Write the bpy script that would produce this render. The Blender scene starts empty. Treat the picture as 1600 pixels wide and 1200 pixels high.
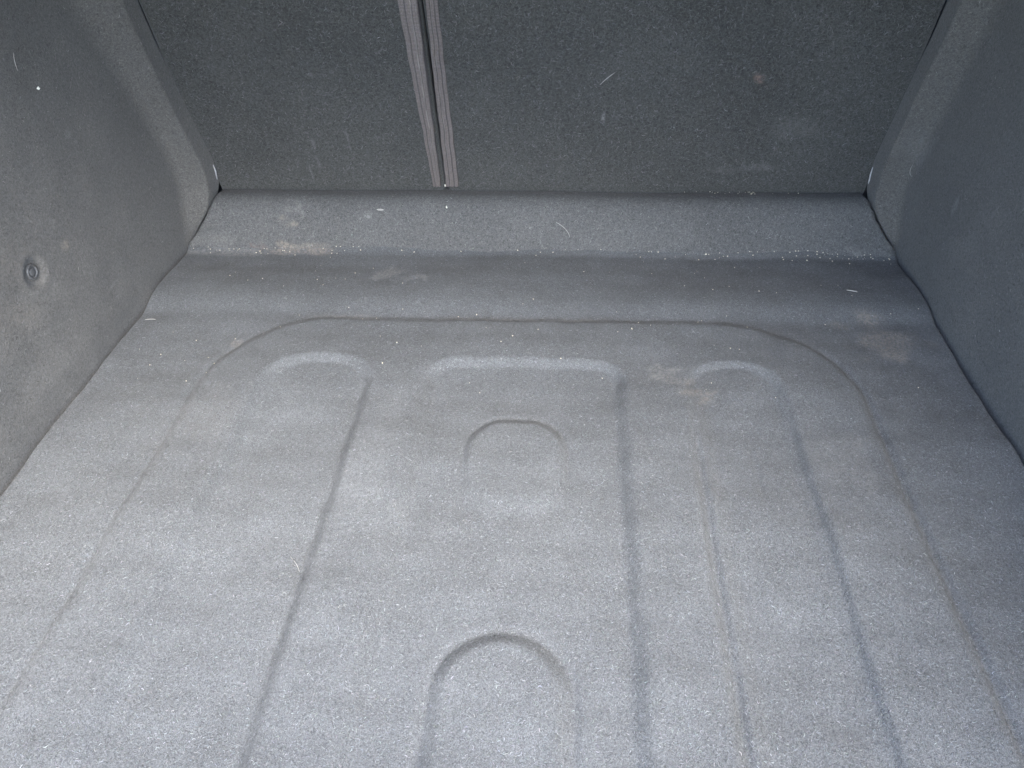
import bpy, bmesh, math
import numpy as np
from mathutils import Matrix, Vector

scene = bpy.context.scene
col = scene.collection
rng = np.random.default_rng(7)

# ------------------------------------------------------------------ camera
cam_d = bpy.data.cameras.new('camera')
cam = bpy.data.objects.new('camera', cam_d); col.objects.link(cam)
cam_d.sensor_fit = 'HORIZONTAL'; cam_d.sensor_width = 36.0; cam_d.lens = 27.0
cam_d.clip_start = 0.02; cam_d.clip_end = 500.0
cam.matrix_world = Matrix(((0.9974, -0.0232, 0.0680, 0.052),
                           (0.0672, 0.6365, -0.7684, 0.0),
                           (-0.0254, 0.7710, 0.6364, 0.556),
                           (0, 0, 0, 1)))
scene.camera = cam
scene.render.resolution_x, scene.render.resolution_y = 1024, 768

# ------------------------------------------------------------------ daylight
SUN_DIR = Vector((0.22, -0.63, 0.745)).normalized()          # from the scene towards the sun
EL = math.asin(SUN_DIR.z); AZ = math.atan2(SUN_DIR.x, SUN_DIR.y)
world = bpy.data.worlds.new('World'); scene.world = world; world.use_nodes = True
wn = world.node_tree.nodes; wl = world.node_tree.links
sky = wn.new('ShaderNodeTexSky'); sky.sky_type = 'NISHITA'; sky.sun_disc = False
sky.sun_elevation = EL; sky.sun_rotation = AZ
sky.air_density = 1.0; sky.dust_density = 0.9; sky.ozone_density = 1.0
wl.new(sky.outputs[0], wn['Background'].inputs[0]); wn['Background'].inputs[1].default_value = 0.15
sun_d = bpy.data.lights.new('sun', 'SUN'); sun_d.energy = 1.5; sun_d.angle = math.radians(40)
sun_d.color = (1.0, 0.965, 0.89)
sun = bpy.data.objects.new('sun', sun_d); col.objects.link(sun)
sun.rotation_euler = SUN_DIR.to_track_quat('Z', 'Y').to_euler(); sun.location = (1, -2, 3)

scene.view_settings.view_transform = 'Standard'
scene.view_settings.look = 'None'
scene.view_settings.gamma = 1.0
scene.view_settings.exposure = 2.95

# ------------------------------------------------------------------ helpers
def sm(a, b, t):
    t = np.clip((np.asarray(t, float) - a) / (b - a), 0, 1); return t * t * (3 - 2 * t)

def wav(seed, x, y, scale, n=10):
    """smooth pseudo noise: a sum of random plane waves, about -1..1"""
    g = np.random.default_rng(seed); o = np.zeros_like(np.asarray(x, float) + np.asarray(y, float))
    for _ in range(n):
        a = g.uniform(0, 2 * np.pi); k = g.uniform(.5, 1.6) * 2 * np.pi / scale; p = g.uniform(0, 2 * np.pi)
        o = o + np.sin(k * (np.cos(a) * x + np.sin(a) * y) + p)
    return o / math.sqrt(n)

def finish(me, name, mat, parent=None, smooth=True):
    if smooth: me.polygons.foreach_set('use_smooth', np.ones(len(me.polygons), bool))
    me.materials.append(mat); me.update()
    o = bpy.data.objects.new(name, me); col.objects.link(o)
    if parent: o.parent = parent
    return o

def grid(name, P, mat, parent=None, flip=False, colour=None):
    nr, nc = P.shape[:2]
    idx = np.arange(nr * nc).reshape(nr, nc)
    q = np.stack([idx[:-1, :-1], idx[:-1, 1:], idx[1:, 1:], idx[1:, :-1]], -1).reshape(-1, 4)
    if flip: q = q[:, ::-1]
    me = bpy.data.meshes.new(name)
    me.vertices.add(nr * nc); me.vertices.foreach_set('co', P.reshape(-1).astype(np.float32))
    me.loops.add(q.size); me.loops.foreach_set('vertex_index', q.reshape(-1).astype(np.int32))
    me.polygons.add(len(q)); me.polygons.foreach_set('loop_start', np.arange(0, q.size, 4, dtype=np.int32))
    if colour is not None:
        a = me.attributes.new('stain', 'FLOAT_COLOR', 'POINT'); a.data.foreach_set('color', colour.reshape(-1).astype(np.float32))
    me.validate()
    return finish(me, name, mat, parent)

def sample(P, n, flip=False, ok=None):
    """random points on a grid surface: position, normal, two tangents"""
    a, b, c, d = P[:-1, :-1], P[:-1, 1:], P[1:, 1:], P[1:, :-1]
    A = (np.linalg.norm(np.cross(b - a, c - a), axis=-1) + np.linalg.norm(np.cross(c - a, d - a), axis=-1))
    if ok is not None: A = A * ok((a + c) / 2)
    A = A.reshape(-1); A = A / A.sum()
    i = rng.choice(len(A), n, p=A)
    a, b, c, d = [t.reshape(-1, 3)[i] for t in (a, b, c, d)]
    u = rng.random((n, 1)); v = rng.random((n, 1))
    p = a * (1 - u) * (1 - v) + b * u * (1 - v) + c * u * v + d * (1 - u) * v
    N = np.cross(c - a, d - b); N /= np.linalg.norm(N, axis=-1, keepdims=True) + 1e-12
    if flip: N = -N
    T = b - a; T /= np.linalg.norm(T, axis=-1, keepdims=True) + 1e-12
    return p, N, T, np.cross(N, T)

def ribbons(name, S, mat, parent, length, width, lift, tone, lean=None):
    """short bent fibres lying on a surface, one mesh"""
    p, N, T, B = S; n = len(p)
    ang = rng.uniform(0, 2 * np.pi, (n, 1)) if lean is None else rng.normal(lean[0], lean[1], (n, 1))
    d = np.cos(ang) * T + np.sin(ang) * B; s = np.cross(N, d)
    L = rng.uniform(length[0], length[1], (n, 1)); W = rng.uniform(width[0], width[1], (n, 1)) / 2
    bend = rng.normal(0, .28, (n, 1)) * L; up = rng.uniform(.15, 1, (n, 1)) * lift
    c0 = p - d * L / 2 + N * .0001; c1 = p + s * bend + N * up; c2 = p + d * L / 2 + N * up * .3
    tilt = rng.normal(0, .35, (n, 1)); w = (s + N * tilt); w /= np.linalg.norm(w, axis=-1, keepdims=True)
    V = np.stack([c0 - w * W * .6, c0 + w * W * .6, c1 - w * W, c1 + w * W, c2 - w * W * .5, c2 + w * W * .5], 1)
    base = (np.arange(n) * 6)[:, None]
    F = np.concatenate([base + np.array([[0, 2, 3, 1]]), base + np.array([[2, 4, 5, 3]])], 1).reshape(-1)
    me = bpy.data.meshes.new(name)
    me.vertices.add(n * 6); me.vertices.foreach_set('co', V.reshape(-1).astype(np.float32))
    me.loops.add(F.size); me.loops.foreach_set('vertex_index', F.astype(np.int32))
    me.polygons.add(n * 2); me.polygons.foreach_set('loop_start', np.arange(0, F.size, 4, dtype=np.int32))
    a = me.attributes.new('tone', 'FLOAT_COLOR', 'POINT')
    t = np.concatenate([tone, np.ones((n, 1))], 1)
    a.data.foreach_set('color', np.repeat(t[:, None, :], 6, 1).reshape(-1).astype(np.float32))
    me.update(calc_edges=True)
    o = finish(me, name, mat, parent); o['kind'] = 'stuff'
    return o

def tag(o, label, cat, group=None):
    o['label'] = label; o['category'] = cat
    if group: o['group'] = group
    return o

def empty(name, loc):
    o = bpy.data.objects.new(name, None); col.objects.link(o); o.location = loc; o.empty_display_size = .05
    return o

def under(child, root):
    child.parent = root; child.matrix_parent_inverse = Matrix.Translation(root.location).inverted()
    return child

# ------------------------------------------------------------------ materials
def new_mat(name):
    m = bpy.data.materials.new(name); m.use_nodes = True
    nt = m.node_tree; b = nt.nodes['Principled BSDF']
    return m, nt, nt.nodes, nt.links, b

def felt(name, dark, light, fine=700., mott=.22, bump=.0006, sheen=.25, stain_or_light=True):
    m, nt, N, L, b = new_mat(name)
    tc = N.new('ShaderNodeTexCoord')
    n1 = N.new('ShaderNodeTexNoise'); n1.inputs['Scale'].default_value = fine; n1.inputs['Detail'].default_value = 3
    n1.inputs['Roughness'].default_value = .65; n1.inputs['Distortion'].default_value = 1.2
    L.new(tc.outputs['Object'], n1.inputs['Vector'])
    r1 = N.new('ShaderNodeValToRGB'); r1.color_ramp.elements[0].position = .34; r1.color_ramp.elements[1].position = .68
    r1.color_ramp.elements[0].color = (*dark, 1); r1.color_ramp.elements[1].color = (*light, 1)
    L.new(n1.outputs['Fac'], r1.inputs[0])
    # brushed, flattened and dusty patches of the nap
    n2 = N.new('ShaderNodeTexNoise'); n2.inputs['Scale'].default_value = 6; n2.inputs['Detail'].default_value = 3
    n2.inputs['Roughness'].default_value = .6
    L.new(tc.outputs['Object'], n2.inputs['Vector'])
    mr = N.new('ShaderNodeMapRange'); mr.inputs[1].default_value = .3; mr.inputs[2].default_value = .7
    mr.inputs[3].default_value = 1 - mott; mr.inputs[4].default_value = 1 + mott
    L.new(n2.outputs['Fac'], mr.inputs[0])
    mx = N.new('ShaderNodeMix'); mx.data_type = 'RGBA'; mx.blend_type = 'MULTIPLY'; mx.inputs['Factor'].default_value = 1
    L.new(r1.outputs[0], mx.inputs['A']); L.new(mr.outputs[0], mx.inputs['B'])
    out = mx.outputs['Result']
    if stain_or_light:
        at = N.new('ShaderNodeAttribute'); at.attribute_name = 'stain'
        n3 = N.new('ShaderNodeTexNoise'); n3.inputs['Scale'].default_value = 260; n3.inputs['Detail'].default_value = 4
        L.new(tc.outputs['Object'], n3.inputs['Vector'])
        m3 = N.new('ShaderNodeMapRange'); m3.inputs[1].default_value = .38; m3.inputs[2].default_value = .62; m3.inputs[3].default_value = .25; m3.inputs[4].default_value = 1.0
        L.new(n3.outputs['Fac'], m3.inputs[0])
        mu = N.new('ShaderNodeMath'); mu.operation = 'MULTIPLY'; L.new(at.outputs['Alpha'], mu.inputs[0]); L.new(m3.outputs[0], mu.inputs[1])
        mx2 = N.new('ShaderNodeMix'); mx2.data_type = 'RGBA'; L.new(mu.outputs[0], mx2.inputs['Factor'])
        L.new(out, mx2.inputs['A']); L.new(at.outputs['Color'], mx2.inputs['B']); out = mx2.outputs['Result']
    L.new(out, b.inputs['Base Color'])
    b.inputs['Roughness'].default_value = .95; b.inputs['Specular IOR Level'].default_value = .12
    b.inputs['Sheen Weight'].default_value = sheen; b.inputs['Sheen Roughness'].default_value = .6
    bp = N.new('ShaderNodeBump'); bp.inputs['Distance'].default_value = bump; bp.inputs['Strength'].default_value = .9
    L.new(n1.outputs['Fac'], bp.inputs['Height']); L.new(bp.outputs[0], b.inputs['Normal'])
    return m

def fibre_mat(name, rough=.8):
    m, nt, N, L, b = new_mat(name)
    at = N.new('ShaderNodeAttribute'); at.attribute_name = 'tone'; L.new(at.outputs['Color'], b.inputs['Base Color'])
    b.inputs['Roughness'].default_value = rough; b.inputs['Specular IOR Level'].default_value = .25
    return m

def plain(name, rgb, rough=.6, spec=.4, noise=60., amp=.15):
    m, nt, N, L, b = new_mat(name)
    tc = N.new('ShaderNodeTexCoord'); n = N.new('ShaderNodeTexNoise'); n.inputs['Scale'].default_value = noise; n.inputs['Detail'].default_value = 4
    L.new(tc.outputs['Object'], n.inputs['Vector'])
    r = N.new('ShaderNodeValToRGB'); r.color_ramp.elements[0].position = .3; r.color_ramp.elements[1].position = .7
    r.color_ramp.elements[0].color = (*[c * (1 - amp) for c in rgb], 1); r.color_ramp.elements[1].color = (*[min(1, c * (1 + amp)) for c in rgb], 1)
    L.new(n.outputs['Fac'], r.inputs[0]); L.new(r.outputs[0], b.inputs['Base Color'])
    b.inputs['Roughness'].default_value = rough; b.inputs['Specular IOR Level'].default_value = spec
    return m

M_floor = felt('felt_floor', (.047, .049, .0525), (.162, .167, .173), 950, .10, .0006, .08)
M_ledge = felt('felt_ledge', (.053, .053, .0535), (.144, .144, .144), 520, .12, .0005, .08)
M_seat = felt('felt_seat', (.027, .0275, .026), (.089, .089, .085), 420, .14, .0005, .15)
M_side = felt('felt_side', (.060, .0575, .0545), (.146, .140, .133), 480, .10, .0004, .2)
M_fibre = fibre_mat('fibre')
M_clip = plain('clip_plastic', (.11, .11, .112), .4, .5, 90)
M_edge = plain('edge_plastic', (.45, .45, .46), .35, .5, 200, .2)
M_shade = plain('headliner_cloth', (.30, .30, .29), .95, .1, 40)
M_dark = plain('body_steel', (.05, .05, .052), .6, .3, 30)
M_bounce = plain('asphalt', (.09, .088, .085), .9, .2, 8)
M_crumb = plain('crumb', (.62, .56, .44), .8, .3, 300, .3)
M_white = plain('white_crumb', (.80, .78, .70), .6, .4, 500, .15)
M_hair = plain('pale_hair', (.34, .33, .31), .6, .3, 200, .2)

# tape: grey woven ribbon with cross threads
M_tape, nt, N, L, b = new_mat('woven_tape')
tc = N.new('ShaderNodeTexCoord')
w1 = N.new('ShaderNodeTexWave'); w1.wave_type = 'BANDS'; w1.bands_direction = 'Z'; w1.inputs['Scale'].default_value = 190; w1.inputs['Distortion'].default_value = 2.0
w1.inputs['Detail'].default_value = 2; w1.inputs['Detail Scale'].default_value = 3
L.new(tc.outputs['Object'], w1.inputs['Vector'])
n1 = N.new('ShaderNodeTexNoise'); n1.inputs['Scale'].default_value = 420; n1.inputs['Detail'].default_value = 3
L.new(tc.outputs['Object'], n1.inputs['Vector'])
ad = N.new('ShaderNodeMath'); ad.operation = 'MULTIPLY'; L.new(w1.outputs['Fac'], ad.inputs[0]); L.new(n1.outputs['Fac'], ad.inputs[1])
r = N.new('ShaderNodeValToRGB'); r.color_ramp.elements[0].position = .05; r.color_ramp.elements[1].position = .6
r.color_ramp.elements[0].color = (.118, .102, .098, 1); r.color_ramp.elements[1].color = (.245, .215, .205, 1)
L.new(ad.outputs[0], r.inputs[0])
at = N.new('ShaderNodeAttribute'); at.attribute_name = 'stain'
mx = N.new('ShaderNodeMix'); mx.data_type = 'RGBA'; L.new(at.outputs['Alpha'], mx.inputs['Factor']); L.new(r.outputs[0], mx.inputs['A']); L.new(at.outputs['Color'], mx.inputs['B'])
L.new(mx.outputs['Result'], b.inputs['Base Color'])
b.inputs['Roughness'].default_value = .8
bp = N.new('ShaderNodeBump'); bp.inputs['Distance'].default_value = .0004; L.new(ad.outputs[0], bp.inputs['Height']); L.new(bp.outputs[0], b.inputs['Normal'])

# stains: soft blotches of dust and mud with a shape of their own, plus one painted light patch
def blotch(P, spots, seed):
    C = np.zeros((*P.shape[:2], 4))
    for k, (c, rad, rgb, a) in enumerate(spots):
        q = (P - np.array(c)) / np.array(rad)
        d = np.sqrt((q ** 2).sum(-1))
        d = d + .35 * wav(seed + k, P[..., 0] + P[..., 2] * .7, P[..., 1] + P[..., 2] * .7, max(rad[:2]) * 1.1)
        m = a * (1 - sm(.25, 1.15, d))
        C[..., :3] = np.where((m > C[..., 3])[..., None], np.array(rgb), C[..., :3]); C[..., 3] = np.maximum(C[..., 3], m)
    return C
TAN = (.36, .30, .24); DUST = (.27, .262, .25); PALE = (.34, .34, .34); RUST = (.19, .135, .115)

# ------------------------------------------------------------------ unseen shell and ground added round the boot to shape its light
def box(name, lo, hi, mat, parent=None, bevel=.0):
    bm = bmesh.new(); bmesh.ops.create_cube(bm, size=1)
    for v in bm.verts: v.co = Vector([lo[i] + (v.co[i] + .5) * (hi[i] - lo[i]) for i in range(3)])
    if bevel: bmesh.ops.bevel(bm, geom=bm.edges[:], offset=bevel, segments=3, affect='EDGES')
    me = bpy.data.meshes.new(name); bm.to_mesh(me); bm.free()
    return finish(me, name, mat, parent, smooth=False)
g = box('ground', (-40, -60, -.78), (40, 40, -.72), M_bounce); g['kind'] = 'structure'  # out of view, added to bounce light into the boot
for nm, lo, hi in (('floor_pan', (-.62, -.2, -.10), (.62, 2.4, -.06)), ('front_bulkhead', (-.62, 2.40, -.06), (.62, 2.44, .72)),
                   ('body_side', (-.66, -.2, -.10), (-.62, 2.44, .60)), ('body_side', (.62, -.2, -.10), (.66, 2.44, .60))):
    q = box(nm, lo, hi, M_dark, bevel=.008); q['kind'] = 'structure'  # unseen body boxes, added to stop light leaking in round the seats
r_ = box('roof_lining', (-.62, .17, .72), (.62, 2.4, .76), M_shade, bevel=.01); r_['kind'] = 'structure'  # unseen roof, added to shade the rear of the boot
for s in (-1, 1):
    q = box('pillar_lining', (min(s * .58, s * .62), .22, .60), (max(s * .58, s * .62), 1.2, .72), M_shade, bevel=.008); q['kind'] = 'structure'  # unseen pillars, added to shade the boot from the sides

# ------------------------------------------------------------------ boot carpet
def rbox(x, y, x0, x1, y0, y1, rad):
    cx, cy, hx, hy = (x0 + x1) / 2, (y0 + y1) / 2, (x1 - x0) / 2, (y1 - y0) / 2
    qx = np.abs(x - cx) - hx + rad; qy = np.abs(y - cy) - hy + rad
    return np.hypot(np.maximum(qx, 0), np.maximum(qy, 0)) + np.minimum(np.maximum(qx, qy), 0) - rad

def floor_z(x, y):
    wob = .0006 * wav(3, x, y, .26); wob2 = .0006 * wav(4, x, y, .09)
    d = rbox(x + wob, y + wob2, -.371, .378, -.6, .797, .145)
    z = .0042 * (1 - sm(-.012, .006, d)) - .0022 * np.exp(-((d - .004) / .0042) ** 2) * (1 - .95 * sm(.70, .78, y)) * (1 + 1.1 * sm(.1, .3, x))
    far_ = sm(.64, .70, y); smw = lambda a, b, t: (lambda q: q * q * (3 - 2 * q))(np.clip((t - a) / (b - a), 0, 1))
    e1 = rbox(x + wob2, y + wob, -.300, -.168, -.6, .714, .055)
    z = z - .0105 * (1 - .3 * far_) * (1 - smw(-.014 + .003 * far_, .004, e1)) * (.75 + .25 * sm(-.30, -.26, x))
    e2 = rbox(x + wob, y + wob2, -.108, .122, -.6, .712, .038)
    z = z - .0088 * (1 - .2 * far_) * (1 - smw(-.018 + .007 * far_, .004, e2))
    e3 = rbox(x + wob2, y + wob, .184, .297, -.6, .718, .055)
    z = z - .0090 * (1 - .35 * far_) * (1 - smw(-.016 + .005 * far_ - .012 * (1 - sm(.20, .25, x)) * (1 - far_), .002, e3))
    z = z - .0010 * np.exp(-((e1 + .010) / .0075) ** 2) * sm(-.25, -.19, x) * (1 - sm(.64, .70, y))
    z = z - .0010 * np.exp(-((e2 + .012) / .0060) ** 2) * sm(.02, .1, x) * (1 - sm(.62, .69, y))
    z = z - .0026 * np.exp(-((e3 + .006) / .0042) ** 2) * (1 - sm(.58, .66, y))
    # raised disc and raised tongue inside the middle recess
    k = (np.abs((x - .003) / .052) ** 2.7 + np.abs((y - .548) / .066) ** 2.7) ** (1 / 2.7); lo_ = 1 - sm(.50, .57, y)
    z = z + .0042 * ((1 - lo_) * (1 - sm(.86, 1.06, k)) + lo_ * (1 - sm(.70, 1.15, k))) - .0010 * (1 - lo_) * np.exp(-((k - 1.06) / .05) ** 2)
    t = rbox(x + wob2, y, -.045, .061, -.6, .352, .051)
    z = z + .0056 * (1 - sm(-.012, .003, t)) - .0026 * np.exp(-((t - .004) / .0045) ** 2) * (.5 + .5 * (1 - sm(.30, .35, y)))
    z = z - .0042 * np.exp(-((x - .187) / .0050) ** 2) * (1 - sm(.50, .62, y))
    # short creases
    z = z - .0012 * np.exp(-((x - .246) / .003) ** 2) * sm(.50, .53, y) * (1 - sm(.58, .62, y))
    z = z - .0012 * np.exp(-((x + .047 + .1 * (y - .54) ** 1) / .003) ** 2) * sm(.51, .525, y) * (1 - sm(.55, .58, y))
    # hump between the pan and the ledge
    z = z + .0078 * sm(.798, .842, y) - .0060 * sm(.85, .955, y) + np.maximum(y - .949, 0) ** 2 / .070
    z = z + .0017 * wav(11, x, y, .21) + .0007 * wav(12, x, y, .06)
    # edge rolls down beside the side panels
    z = z - .011 * sm(.500, .5095, np.abs(x) + .0006 * wav(13, y, y * 0, .12)) ** 2
    return z

FX = np.concatenate([np.linspace(-.5085, -.495, 9)[:-1], np.linspace(-.495, .495, 430), np.linspace(.495, .5085, 9)[1:]])
FY = np.concatenate([np.linspace(-.16, .2, 60)[:-1], np.linspace(.2, .968, 380)])
X, Y = np.meshgrid(FX, FY)
PF = np.stack([X, Y, floor_z(X, Y)], -1)
spots_f = [((.43, .775, 0), (.040, .045, .1), TAN, .35), ((-.46, .955, 0), (.10, .012, .1), DUST, .5), ((-.40, .958, 0), (.025, .008, .1), RUST, .35),
           ((-.33, .962, 0), (.055, .010, .1), TAN, .45), ((-.20, .90, 0), (.030, .018, .1), DUST, .5), ((-.15, .885, 0), (.02, .01, .1), DUST, .45),
           ((.165, .69, 0), (.022, .025, .1), DUST, .45), ((.20, .665, 0), (.02, .02, .1), TAN, .25), ((.0, .797, 0), (.09, .006, .1), DUST, .55),
           ((-.23, .80, 0), (.04, .006, .1), DUST, .35), ((-.355, .74, 0), (.012, .01, .1), TAN, .2), ((.30, .958, 0), (.25, .006, .1), DUST, .2),
           ((-.36, .60, 0), (.06, .05, .1), TAN, .05), ((-.14, .53, 0), (.03, .09, .1), PALE, .10), ((.33, .56, 0), (.04, .05, .1), DUST, .2),  # PALE here paints the light caught by the ridge between the recesses
           ((-.105, .475, 0), (.012, .012, .1), PALE, .12)]
carpet = empty('boot_carpet', (0, .4, 0))
tag(carpet, 'moulded grey felt carpet with pressed ridges and recesses covering the whole boot floor', 'carpet')
fl = under(grid('floor_panel', PF, M_floor, colour=blotch(PF, spots_f, 20)), carpet)
fl.modifiers.new('thickness', 'SOLIDIFY').thickness = .004

# ledge across the front of the boot: profile (Y, z)
prof = np.array([(.955, -.006), (.962, .002), (.968, .0095), (.974, .019), (.979, .029), (.985, .0415), (.992, .0535), (1.000, .0615), (1.008, .0650), (1.018, .0650), (1.028, .0625), (1.040, .0605), (1.050, .060), (1.060, .056), (1.066, .04), (1.068, .0)])
tt = np.concatenate([[0], np.cumsum(np.linalg.norm(np.diff(prof, axis=0), axis=1))])
ts = np.linspace(0, tt[-1], 90)
def smooth_interp(t):
    a = np.stack([np.interp(t, tt, prof[:, 0]), np.interp(t, tt, prof[:, 1])], -1)
    for _ in range(25): a[1:-1] = .25 * a[:-2] + .5 * a[1:-1] + .25 * a[2:]
    return a
pr = smooth_interp(ts)
U = np.linspace(-1, 1, 420)
hw = np.interp(pr[:, 1], [-.01, 0, .014, .025, .05, .065], [.5085, .5085, .5045, .4930, .4748, .4690])
hw = np.where(pr[:, 0] > 1.0, .4690, hw)
LX = U[None, :] * hw[:, None]
LY = pr[:, 0][:, None] + .0012 * wav(31, LX, 0 * LX, .35)
LZ = pr[:, 1][:, None] + .0009 * wav(32, LX, LX * 0, .28) - .006 * sm(.985, 1.0, np.abs(U))[None, :]
PL = np.stack([LX, LY, LZ], -1)
spots_l = [((-.352, .995, .035), (.018, .02, .009), TAN, .35), ((-.345, 1.004, .05), (.02, .02, .012), DUST, .4), ((-.34, .972, .006), (.045, .012, .006), TAN, .5),
           ((-.40, .970, .005), (.02, .012, .005), RUST, .4), ((-.47, .98, .012), (.05, .03, .008), DUST, .2), ((-.235, 1.0, .045), (.012, .02, .006), PALE, .7),
           ((.46, .975, .006), (.03, .02, .006), DUST, .25)]
ld = under(grid('ledge', PL, M_ledge, colour=blotch(PL, spots_l, 50)), carpet)
ld.modifiers.new('thickness', 'SOLIDIFY').thickness = .003

# ------------------------------------------------------------------ seat backs
TILT = math.radians(14.9)
S0 = np.array([0, 1.036, .0655]); SU = np.array([0, -math.sin(TILT), math.cos(TILT)]); SN = np.array([0, -math.cos(TILT), -math.sin(TILT)])
def edge_axis(a, b, rad, n, thick=.10):
    q = np.linspace(0, np.pi / 2, 7)
    lo = [(a, thick)] + [(a + rad * (1 - math.cos(t)), rad * (1 - math.sin(t))) for t in q]
    mid = [(t, 0) for t in np.linspace(a + rad, b - rad, n)[1:-1]]
    hi = [(b - p + a, d) for p, d in lo[::-1]]
    return np.array(lo + mid + hi)
def seat_back(x0, x1, spots, seed, label):
    ax = edge_axis(x0, x1, .007, int((x1 - x0) / .003)); az = edge_axis(-.020, .56, .006, 190)
    A, Bz = np.meshgrid(ax[:, 0], az[:, 0]); D = np.maximum(ax[:, 1][None, :], az[:, 1][:, None])
    D = D + .0012 * wav(seed, A, Bz, .3) * (D < .02)
    P = S0 + Bz[..., None] * SU - D[..., None] * SN; P[..., 0] = A
    root = empty('rear_seat_back', (float((x0 + x1) / 2), 1.05, .066)); tag(root, label, 'seat back', 'folding rear seat backs')
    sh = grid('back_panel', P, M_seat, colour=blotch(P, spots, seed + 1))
    bm = bmesh.new(); bm.from_mesh(sh.data); bmesh.ops.holes_fill(bm, edges=[e for e in bm.edges if e.is_boundary]); bm.to_mesh(sh.data); bm.free()
    under(sh, root)
    return root, P
def on_seat(x, s, h=0.):
    return tuple(S0 + s * SU + h * SN + np.array([x, 0, 0]))
spL = [(on_seat(-.305, .06), (.002, .03, .035), PALE, .2), (on_seat(-.255, .075), (.002, .03, .03), PALE, .45), (on_seat(-.32, .03), (.002, .03, .03), PALE, .4),
       (on_seat(-.38, .2), (.05, .05, .07), DUST, .05)]
spR = [(on_seat(.27, .036), (.045, .03, .006), DUST, .18), (on_seat(.31, .04), (.03, .03, .006), PALE, .15), (on_seat(.283, .175), (.008, .02, .010), RUST, .9),
       (on_seat(.095, .12), (.0022, .02, .010), PALE, .6), (on_seat(.1, .2), (.12, .05, .05), DUST, .04), (on_seat(.35, .1), (.05, .03, .02), DUST, .15)]
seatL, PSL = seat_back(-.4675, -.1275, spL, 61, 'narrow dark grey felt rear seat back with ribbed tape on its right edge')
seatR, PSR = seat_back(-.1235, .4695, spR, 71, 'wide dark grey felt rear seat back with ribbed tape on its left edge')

def tape(root, xa, ya, xb, yb, ribs, turn):
    """ribbed woven edging: outer edge xa (bottom) to ya (top), inner edge xb to yb; turn = side that dives into the gap"""
    sv = np.linspace(.006, .545, 260); n = 90; c = np.linspace(0, 1, n)
    P = np.zeros((len(sv), n + 10, 3))
    for i, s in enumerate(sv):
        f = (s - sv[0]) / .27
        a = xa + (ya - xa) * f; bb = xb + (yb - xb) * f
        x = a + (bb - a) * c
        h = .0020 + .0017 * np.abs(np.sin(np.pi * ribs * c)) ** .6 + .0004 * np.sin(2 * np.pi * ribs * 3 * c) + .0003 * wav(81, s, 0., .02)
        h = h * np.minimum(1, np.minimum(c / .04, 1e9)) if turn > 0 else h * np.minimum(1, c / .04)
        x = x + .0004 * wav(82 + ribs, s, 0., .06)
        x = np.concatenate([x, bb + turn * .0012 * np.linspace(0, 1, 10)]); h = np.concatenate([h, h[-1] - .016 * np.linspace(.05, 1, 10) ** 1.3])
        P[i] = S0 + s * SU + h[:, None] * SN; P[i, :, 0] = x
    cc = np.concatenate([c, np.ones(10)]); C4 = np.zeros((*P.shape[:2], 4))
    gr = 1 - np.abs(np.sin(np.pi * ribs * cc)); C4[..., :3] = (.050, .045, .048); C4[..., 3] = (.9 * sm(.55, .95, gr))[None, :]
    th = np.exp(-((cc - .62) / .035) ** 2)[None, :] * (.5 + .5 * sm(-.2, .5, wav(84 + ribs, sv, sv * 0, .05)))[:, None]
    C4[..., :3] = np.where((th > .3)[..., None], np.array((.32, .29, .27)), C4[..., :3]); C4[..., 3] = np.maximum(C4[..., 3], .8 * th)
    o = grid('edge_tape', P, M_tape, flip=(turn < 0), colour=C4); under(o, root)
    o['label'] = 'ribbed woven grey tape along the seat edge'
    return o
tape(seatL, -.1450, -.1525, -.1330, -.1288, 3, +1)
tape(seatR, -.1070, -.1045, -.1262, -.1195, 3, -1)

# ------------------------------------------------------------------ side trim panels
# rows: z, wall x, fold (x, Y), inner edge (x, Y), end at the seat (x, Y)
ROWS_L = [(-.03, .513, .510, .968, .502, .990, .502, 1.03), (.0, .5125, .509, .968, .502, .990, .502, 1.03), (.014, .512, .508, .970, .500, .988, .498, 1.028), (.03, .511, .506, .974, .4880, .988, .486, 1.026), (.05, .510, .505, .980, .4735, .994, .472, 1.028), (.073, .508, .504, .990, .4660, .999, .4645, 1.0335),
          (.095, .506, .503, .996, .4630, .997, .4610, 1.028), (.116, .505, .503, .993, .4612, .991, .4585, 1.022), (.141, .504, .503, .986, .4622, .985, .460, 1.0155), (.185, .503, .503, .972, .4650, .973, .463, 1.004), (.219, .503, .503, .956, .4665, .964, .4645, .995),
          (.287, .503, .503, .924, .4675, .946, .467, .977), (.346, .503, .503, .896, .467, .931, .467, .962), (.60, .505, .504, .785, .467, .863, .467, .894)]
ROWS_R = [(-.03, .513, .510, .972, .502, .990, .502, 1.03), (.0, .5125, .509, .972, .502, .990, .502, 1.03), (.014, .512, .508, .976, .500, .988, .498, 1.028), (.03, .511, .507, .982, .4880, .988, .486, 1.026), (.05, .510, .506, .988, .4745, .994, .473, 1.028), (.073, .508, .505, .998, .4685, .999, .4670, 1.0335),
          (.095, .507, .504, 1.001, .4670, .997, .4650, 1.028), (.116, .506, .504, .998, .4650, .991, .4625, 1.022), (.141, .505, .504, .988, .4655, .985, .463, 1.0155), (.185, .504, .504, .971, .4668, .973, .465, 1.004), (.219, .504, .504, .958, .4660, .964, .466, .995),
          (.287, .504, .504, .940, .4700, .946, .470, .977), (.346, .504, .504, .917, .472, .931, .471, .962), (.60, .506, .505, .815, .473, .863, .473, .894)]
CLIP = (.660, .1465)           # Y, z of the push clip on the left panel
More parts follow.
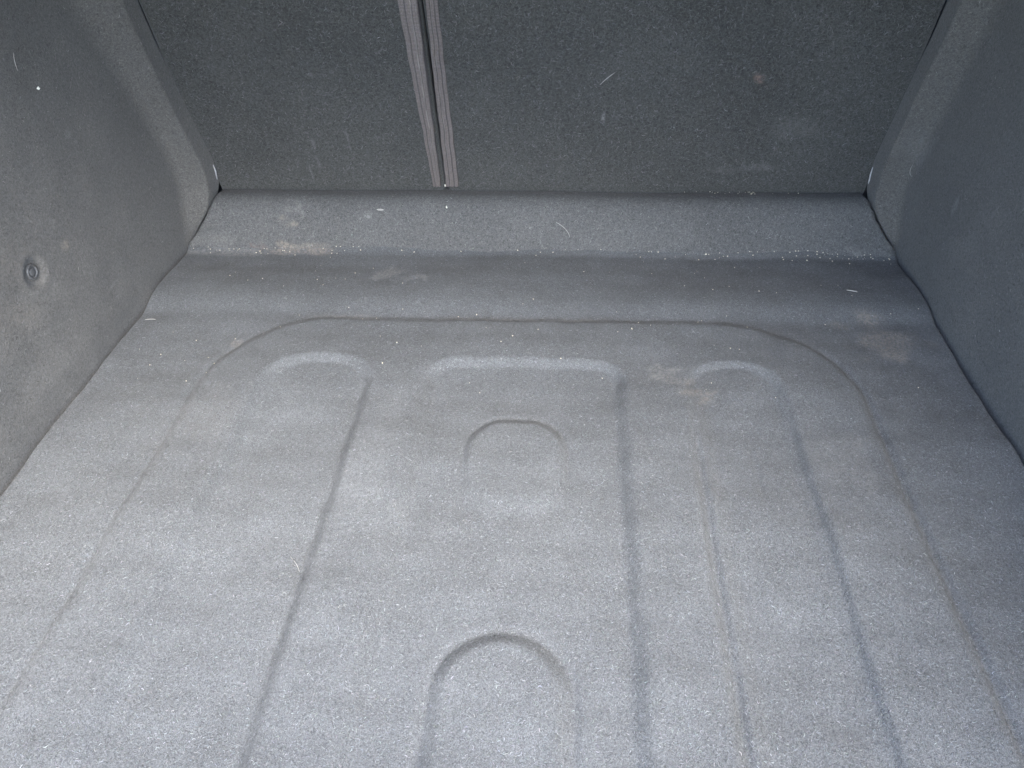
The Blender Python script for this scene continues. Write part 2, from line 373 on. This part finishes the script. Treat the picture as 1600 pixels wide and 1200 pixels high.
def side_panel(s, rows, clip, spots, seed, label):
    rows = np.array(rows); zs = np.concatenate([np.linspace(-.02, .36, 190), np.linspace(.36, .60, 50)[1:]])
    def ch(k):
        a = np.interp(zs, rows[:, 0], rows[:, k])
        for _ in range(10): a[1:-1] = .25 * a[:-2] + .5 * a[1:-1] + .25 * a[2:]
        return a
    xw, xb, yb, xr, yr, xg, yg = [ch(k) for k in range(1, 8)]
    P = []
    for i, z in enumerate(zs):
        W = np.array([xw[i], -.18]); B = np.array([xb[i], yb[i]]); Rr = np.array([xr[i], yr[i]]); G = np.array([xg[i], yg[i]])
        pts = []
        lb = np.linalg.norm(Rr - B); lr = np.linalg.norm(G - Rr)
        rb = min(.012, lb * .35); rr = min(.003, lr * .3)
        d0 = (W - B) / np.linalg.norm(W - B); d1 = (Rr - B) / lb; d2 = (G - Rr) / lr
        def seg(a, c, n): return [a + (c - a) * t for t in np.linspace(0, 1, n, endpoint=False)]
        def fil(a, p, c, n): return [(1 - t) ** 2 * a + 2 * t * (1 - t) * p + t * t * c for t in np.linspace(0, 1, n, endpoint=False)]
        b0, b1 = B + d0 * rb * 1.5, B + d1 * rb; r0, r1 = Rr - d1 * rr, Rr + d2 * rr
        mid = W + (b0 - W) * ((.2 + .18) / (b0[1] + .18))
        pts += seg(W, mid, 60) + seg(mid, b0, 250) + fil(b0, B, b1, 16) + seg(b1, r0, 12) + fil(r0, Rr, r1, 10) + seg(r1, G, 16) + [G, G + np.array([.001, .004]), G + np.array([.004, .006]), G + np.array([.010, .007])]
        P.append(np.concatenate([np.array(pts), np.full((len(pts), 1), z)], 1))
    P = np.array(P); P[..., 0] *= s
    w = 1 - sm(.84, .93, P[..., 1])
    P[..., 0] += -s * w * (.0013 * wav(seed, P[..., 1], P[..., 2], .30) + .0005 * wav(seed + 1, P[..., 1], P[..., 2], .08))
    # bottom edge of the panel bellies slightly
    P[..., 0] += s * .0006 * wav(seed + 2, P[..., 1], P[..., 1] * 0, .16) * (1 - sm(0, .06, P[..., 2])) * w
    if clip:
        d = np.hypot((P[..., 1] - clip[0]), (P[..., 2] - clip[1]))
        P[..., 0] += s * w * (.0034 * (1 - sm(.009, .019, d)) - .0008 * np.exp(-((d - .021) / .005) ** 2))
    root = empty('side_trim_panel', (s * .52, .4, 0)); tag(root, label, 'trim panel', 'side trim panels of the boot')
    o = under(grid('panel_skin', P, M_side, flip=(s > 0), colour=blotch(P, spots, seed + 5)), root)
    sd = o.modifiers.new('thickness', 'SOLIDIFY'); sd.thickness = .004; sd.offset = -1
    return root, P
spWL = [((-.5, .719, .146), (.05, .010, .008), TAN, .45), ((-.5, .714, .174), (.05, .010, .008), DUST, .3), ((-.5, .672, .128), (.05, .03, .014), DUST, .14), ((-.5, .62, .05), (.05, .05, .03), DUST, .12), ((-.5, .77, .06), (.05, .02, .004), PALE, .4), ((-.5, .60, .16), (.05, .06, .06), TAN, .10), ((-.5, .80, .24), (.05, .008, .006), PALE, .15)]
spWR = [((.5, .80, .10), (.05, .05, .03), DUST, .12), ((.5, .86, .13), (.05, .006, .014), PALE, .3), ((.5, .97, .15), (.05, .02, .03), PALE, .15)]
sideL, PWL = side_panel(-1, ROWS_L, CLIP, spWL, 101, 'dark grey felt boot side panel with a round push clip in it')
sideR, PWR = side_panel(1, ROWS_R, None, spWR, 121, 'dark grey felt boot side panel without any clip')

def lathe(name, prof, mat, n=40):
    bm = bmesh.new(); rings = []
    for rad, h in prof:
        rings.append([bm.verts.new((rad * math.cos(2 * math.pi * i / n), rad * math.sin(2 * math.pi * i / n), h)) for i in range(n)])
    for a, c in zip(rings[:-1], rings[1:]):
        for i in range(n): bm.faces.new((a[i], a[(i + 1) % n], c[(i + 1) % n], c[i]))
    bm.faces.new(rings[-1]); bm.faces.new(rings[0][::-1])
    me = bpy.data.meshes.new(name); bm.to_mesh(me); bm.free()
    return finish(me, name, mat)
k = np.argmin(np.hypot(PWL[..., 1] - CLIP[0], PWL[..., 2] - CLIP[1])); cp = PWL.reshape(-1, 3)[k]
clip = lathe('push_clip', [(.0085, -.001), (.0085, .0012), (.0078, .0022), (.0066, .0025), (.0060, .0018), (.0050, .0008), (.0010, .0008)], M_clip)
clip.matrix_world = Matrix.Translation(Vector(cp)) @ Matrix.Rotation(math.radians(90), 4, 'Y')
bpy.context.view_layer.update(); mw = clip.matrix_world.copy(); clip.parent = sideL; clip.matrix_parent_inverse = Matrix.Translation(sideL.location).inverted(); clip.matrix_basis = mw
pin = lathe('centre_pin', [(.0047, .0006), (.0047, .0014), (.0041, .0019), (.0020, .0021), (.0006, .0021)], M_clip); pin.parent = clip
clip['label'] = 'round dark plastic push clip pressed into the felt'

def tube(name, pts, rad, mat, sides=6, taper=True):
    pts = [Vector(p) for p in pts]; bm = bmesh.new(); rings = []
    for i, p in enumerate(pts):
        t = (pts[min(i + 1, len(pts) - 1)] - pts[max(i - 1, 0)]).normalized()
        u = t.orthogonal().normalized(); v = t.cross(u)
        rr = rad * (1 - .6 * abs(2 * i / (len(pts) - 1) - 1) ** 3 if taper else 1)
        rings.append([bm.verts.new(p + (u * math.cos(a) + v * math.sin(a)) * rr) for a in [2 * math.pi * j / sides for j in range(sides)]])
    for a, c in zip(rings[:-1], rings[1:]):
        for i in range(sides): bm.faces.new((a[i], a[(i + 1) % sides], c[(i + 1) % sides], c[i]))
    bm.faces.new(rings[0][::-1]); bm.faces.new(rings[-1])
    me = bpy.data.meshes.new(name); bm.to_mesh(me); bm.free()
    return finish(me, name, mat)
# bare plastic edge showing at the foot of each panel's flange
for root, s, xs in ((sideL, -1, (.4600, .4615, .4650, .4705)), (sideR, 1, (.4635, .4650, .4675, .4730))):
    pts = [(s * (x - .0012), y - .0015, z) for x, y, z in zip(xs, (1.0215, 1.026, 1.030, 1.0335), (.1075, .095, .082, .068))]
    under(tube('edge_lip', pts, .0011, M_edge), root)

# ------------------------------------------------------------------ fibres of the felt
def tones(n, base, spread, tint=.05, bright=.04, btone=.5, tint3=(1.0, 1.0, 1.0)):
    v = base * np.exp(rng.normal(0, spread, (n, 1)))
    k = rng.random((n, 1)) < bright
    v = np.where(k, btone * rng.uniform(.7, 1.2, (n, 1)), v)
    c = v * (1 + rng.normal(0, tint, (n, 3))) * np.array([tint3])
    return np.clip(c, .01, .8)
see = lambda c: (c[..., 1] > .17) * 1.0
n = 300000
S = sample(PF, n, ok=see)
under(ribbons('carpet_pile', S, M_fibre, None, (.0012, .0034), (.00022, .00042), .0008, tones(n, .125, .34, .04, .003, .30, (.965, 1.0, 1.035))), carpet)
n = 26000
S = sample(PL[:70], n)
under(ribbons('ledge_pile', S, M_fibre, None, (.002, .005), (.0002, .0004), .0005, tones(n, .110, .40, .04, .004, .30, (1.0, 1.0, .99))), carpet)
front = lambda c: ((c[..., 2] < .37) & (c[..., 2] > .07)) * 1.0
for root, P, n in ((seatL, PSL[6:-6, 6:-6], 13000), (seatR, PSR[6:-6, 6:-6], 26000)):
    S = sample(P, n, ok=front)
    under(ribbons('seat_lint', S, M_fibre, None, (.002, .006), (.0002, .0004), .0006, tones(n, .088, .42, .04, .030, .23)), root)
for root, P, fl_, n in ((sideL, PWL, False, 26000), (sideR, PWR, True, 26000)):
    S = sample(P[:, 40:-8], n, flip=fl_, ok=lambda c: ((c[..., 1] > .3) & (c[..., 2] < .42)) * 1.0)
    if (S[1][:, 0] * np.sign(S[0][:, 0])).mean() > 0: S = (S[0], -S[1], S[2], S[3])
    under(ribbons('panel_lint', S, M_fibre, None, (.0015, .004), (.00022, .0004), .0005, tones(n, .105, .45, .04, .008, .26, (1.04, 1.0, .95))), root)

# ------------------------------------------------------------------ crumbs and hairs
def crumb(name, loc, size, mat, label, seed, squash=(1, 1, .6)):
    bm = bmesh.new(); bmesh.ops.create_icosphere(bm, subdivisions=2, radius=1)
    g = np.random.default_rng(seed)
    for v in bm.verts: v.co = Vector([v.co[i] * squash[i] * size for i in range(3)]) * float(g.uniform(.45, 1.3))
    me = bpy.data.meshes.new(name); bm.to_mesh(me); bm.free()
    o = finish(me, name, mat, smooth=False); o.location = loc; tag(o, label, 'crumb'); return o
def near(P, y, z):
    k = np.argmin(np.hypot(P[..., 1] - y, P[..., 2] - z)); return P.reshape(-1, 3)[k]
def onledge(x, z):
    k = np.argmin(np.abs(PL[:60, 210, 2] - z)); return np.array([x, PL[k, 210, 1], PL[k, 210, 2]])
p = near(PWL, .78, .296)
crumb('crumb', p + (.0008, 0, 0), .0022, M_white, 'white crumb stuck to the side panel high above its push clip', 1, (.6, 1, .8))
p = onledge(-.217, .054); crumb('lint_fleck', p + (0, -.001, .0004), .0038, M_hair, 'white lint fleck on the ledge under the narrow seat back', 2, (1.5, .25, .35))
p = onledge(-.121, .056); crumb('crumb', p + (0, -.001, .0004), .0020, M_white, 'white grain on the ledge just below the ribbed tapes', 3, (.6, .5, 1))
p = np.array(on_seat(-.1268, .0085, .0035)); crumb('crumb', p, .0016, M_white, 'tiny white grain at the foot of the gap between the ribbed tapes', 4, (.6, .6, 1.2))
def curl(name, pts, rad, label):
    pts = np.array(pts, float); t = np.linspace(0, 1, len(pts)); q = np.linspace(0, 1, 15)
    c = [np.polyval(np.polyfit(t, pts[:, i], min(2, len(pts) - 1)), q) for i in range(3)]
    o = tube(name, np.stack(c, 1), rad, M_hair, 5)
    ctr = Vector(np.mean(np.stack(c, 1), 0)); o.data.transform(Matrix.Translation(-ctr)); o.location = ctr
    return tag(o, label, 'fibre')
l1 = onledge(.035, .040) + (0, -.0006, .0006); l2 = onledge(.048, .031) + (0, -.0006, .0006); l3 = onledge(.055, .022) + (0, -.0006, .0006)
curl('pale_fibre', [l1, l2, l3], .0005, 'curved pale fibre lying on the ledge below the wide seat back')
curl('pale_fibre', [on_seat(.088, .168, .001), on_seat(.097, .178, .0014), on_seat(.106, .185, .001)], .0005, 'curved pale hair on the upper part of the wide seat back')
rr_ = near(PWR, .992, .112)
curl('pale_fibre', [rr_ + (-.0015, -.002, .012), rr_ + (-.002, -.003, .0), rr_ + (.006, -.003, -.006)], .0004, 'thin pale hair hooked on the flange of the clipless side panel')
def onfloor(x, y, h=.0012): return (x, y, float(floor_z(np.array(x), np.array(y))) + h)
curl('straw_bit', [onfloor(-.492, .785), onfloor(-.485, .786, .0016), onfloor(-.477, .785)], .0006, 'short straw bit on the carpet border beside the push clip panel')
curl('straw_bit', [onfloor(.412, .867), onfloor(.418, .864, .0016), onfloor(.424, .861)], .0007, 'short pale straw bit on the carpet between ledge and dust patch')
curl('pale_fibre', [onfloor(-.194, .425), onfloor(-.186, .417, .0015), onfloor(-.181, .409)], .0003, 'pale fibre beside the long dark crease in the carpet')
w_ = [near(PWL, y, z) + (.0008, 0, 0) for y, z in ((.766, .336), (.763, .329), (.760, .320))]
curl('pale_fibre', w_, .0003, 'short white fibre on the push clip panel above the white crumb')

# loose sand along the creases: nobody could count it
bm = bmesh.new(); g = np.random.default_rng(5)
def grit(p, r):
    m = Matrix.Translation(Vector(p)) @ Matrix.Rotation(g.uniform(0, 6), 4, 'Z') @ Matrix.Diagonal((r * g.uniform(.7, 1.6), r * g.uniform(.6, 1.1), r * g.uniform(.5, .9), 1))
    bmesh.ops.create_icosphere(bm, subdivisions=1, radius=1, matrix=m)
for _ in range(150):
    x = g.choice([g.normal(-.38, .07), g.uniform(-.5, .5), g.normal(.44, .04), g.uniform(.15, .5)]); x = min(max(x, -.495), .495)
    y = .962 + g.normal(0, .006); y = min(y, .966); grit(onfloor(x, y, .0008), g.uniform(.0004, .0011))
for _ in range(26):
    x = g.normal(.30, .05); k = 49 + int(g.integers(0, 6)); grit((x, PL[k, 210, 1] , PL[k, 210, 2] + .0008), g.uniform(.0005, .0012))
for _ in range(90):
    x = g.uniform(-.49, .49); y = g.uniform(.66, .95); grit(onfloor(x, y, .0008), g.uniform(.0004, .0008))
me = bpy.data.meshes.new('sand_grains'); bm.to_mesh(me); bm.free()
o = finish(me, 'sand_grains', M_crumb, smooth=False); o['kind'] = 'stuff'; tag(o, 'loose pale sand grains scattered along the crease below the ledge', 'sand')
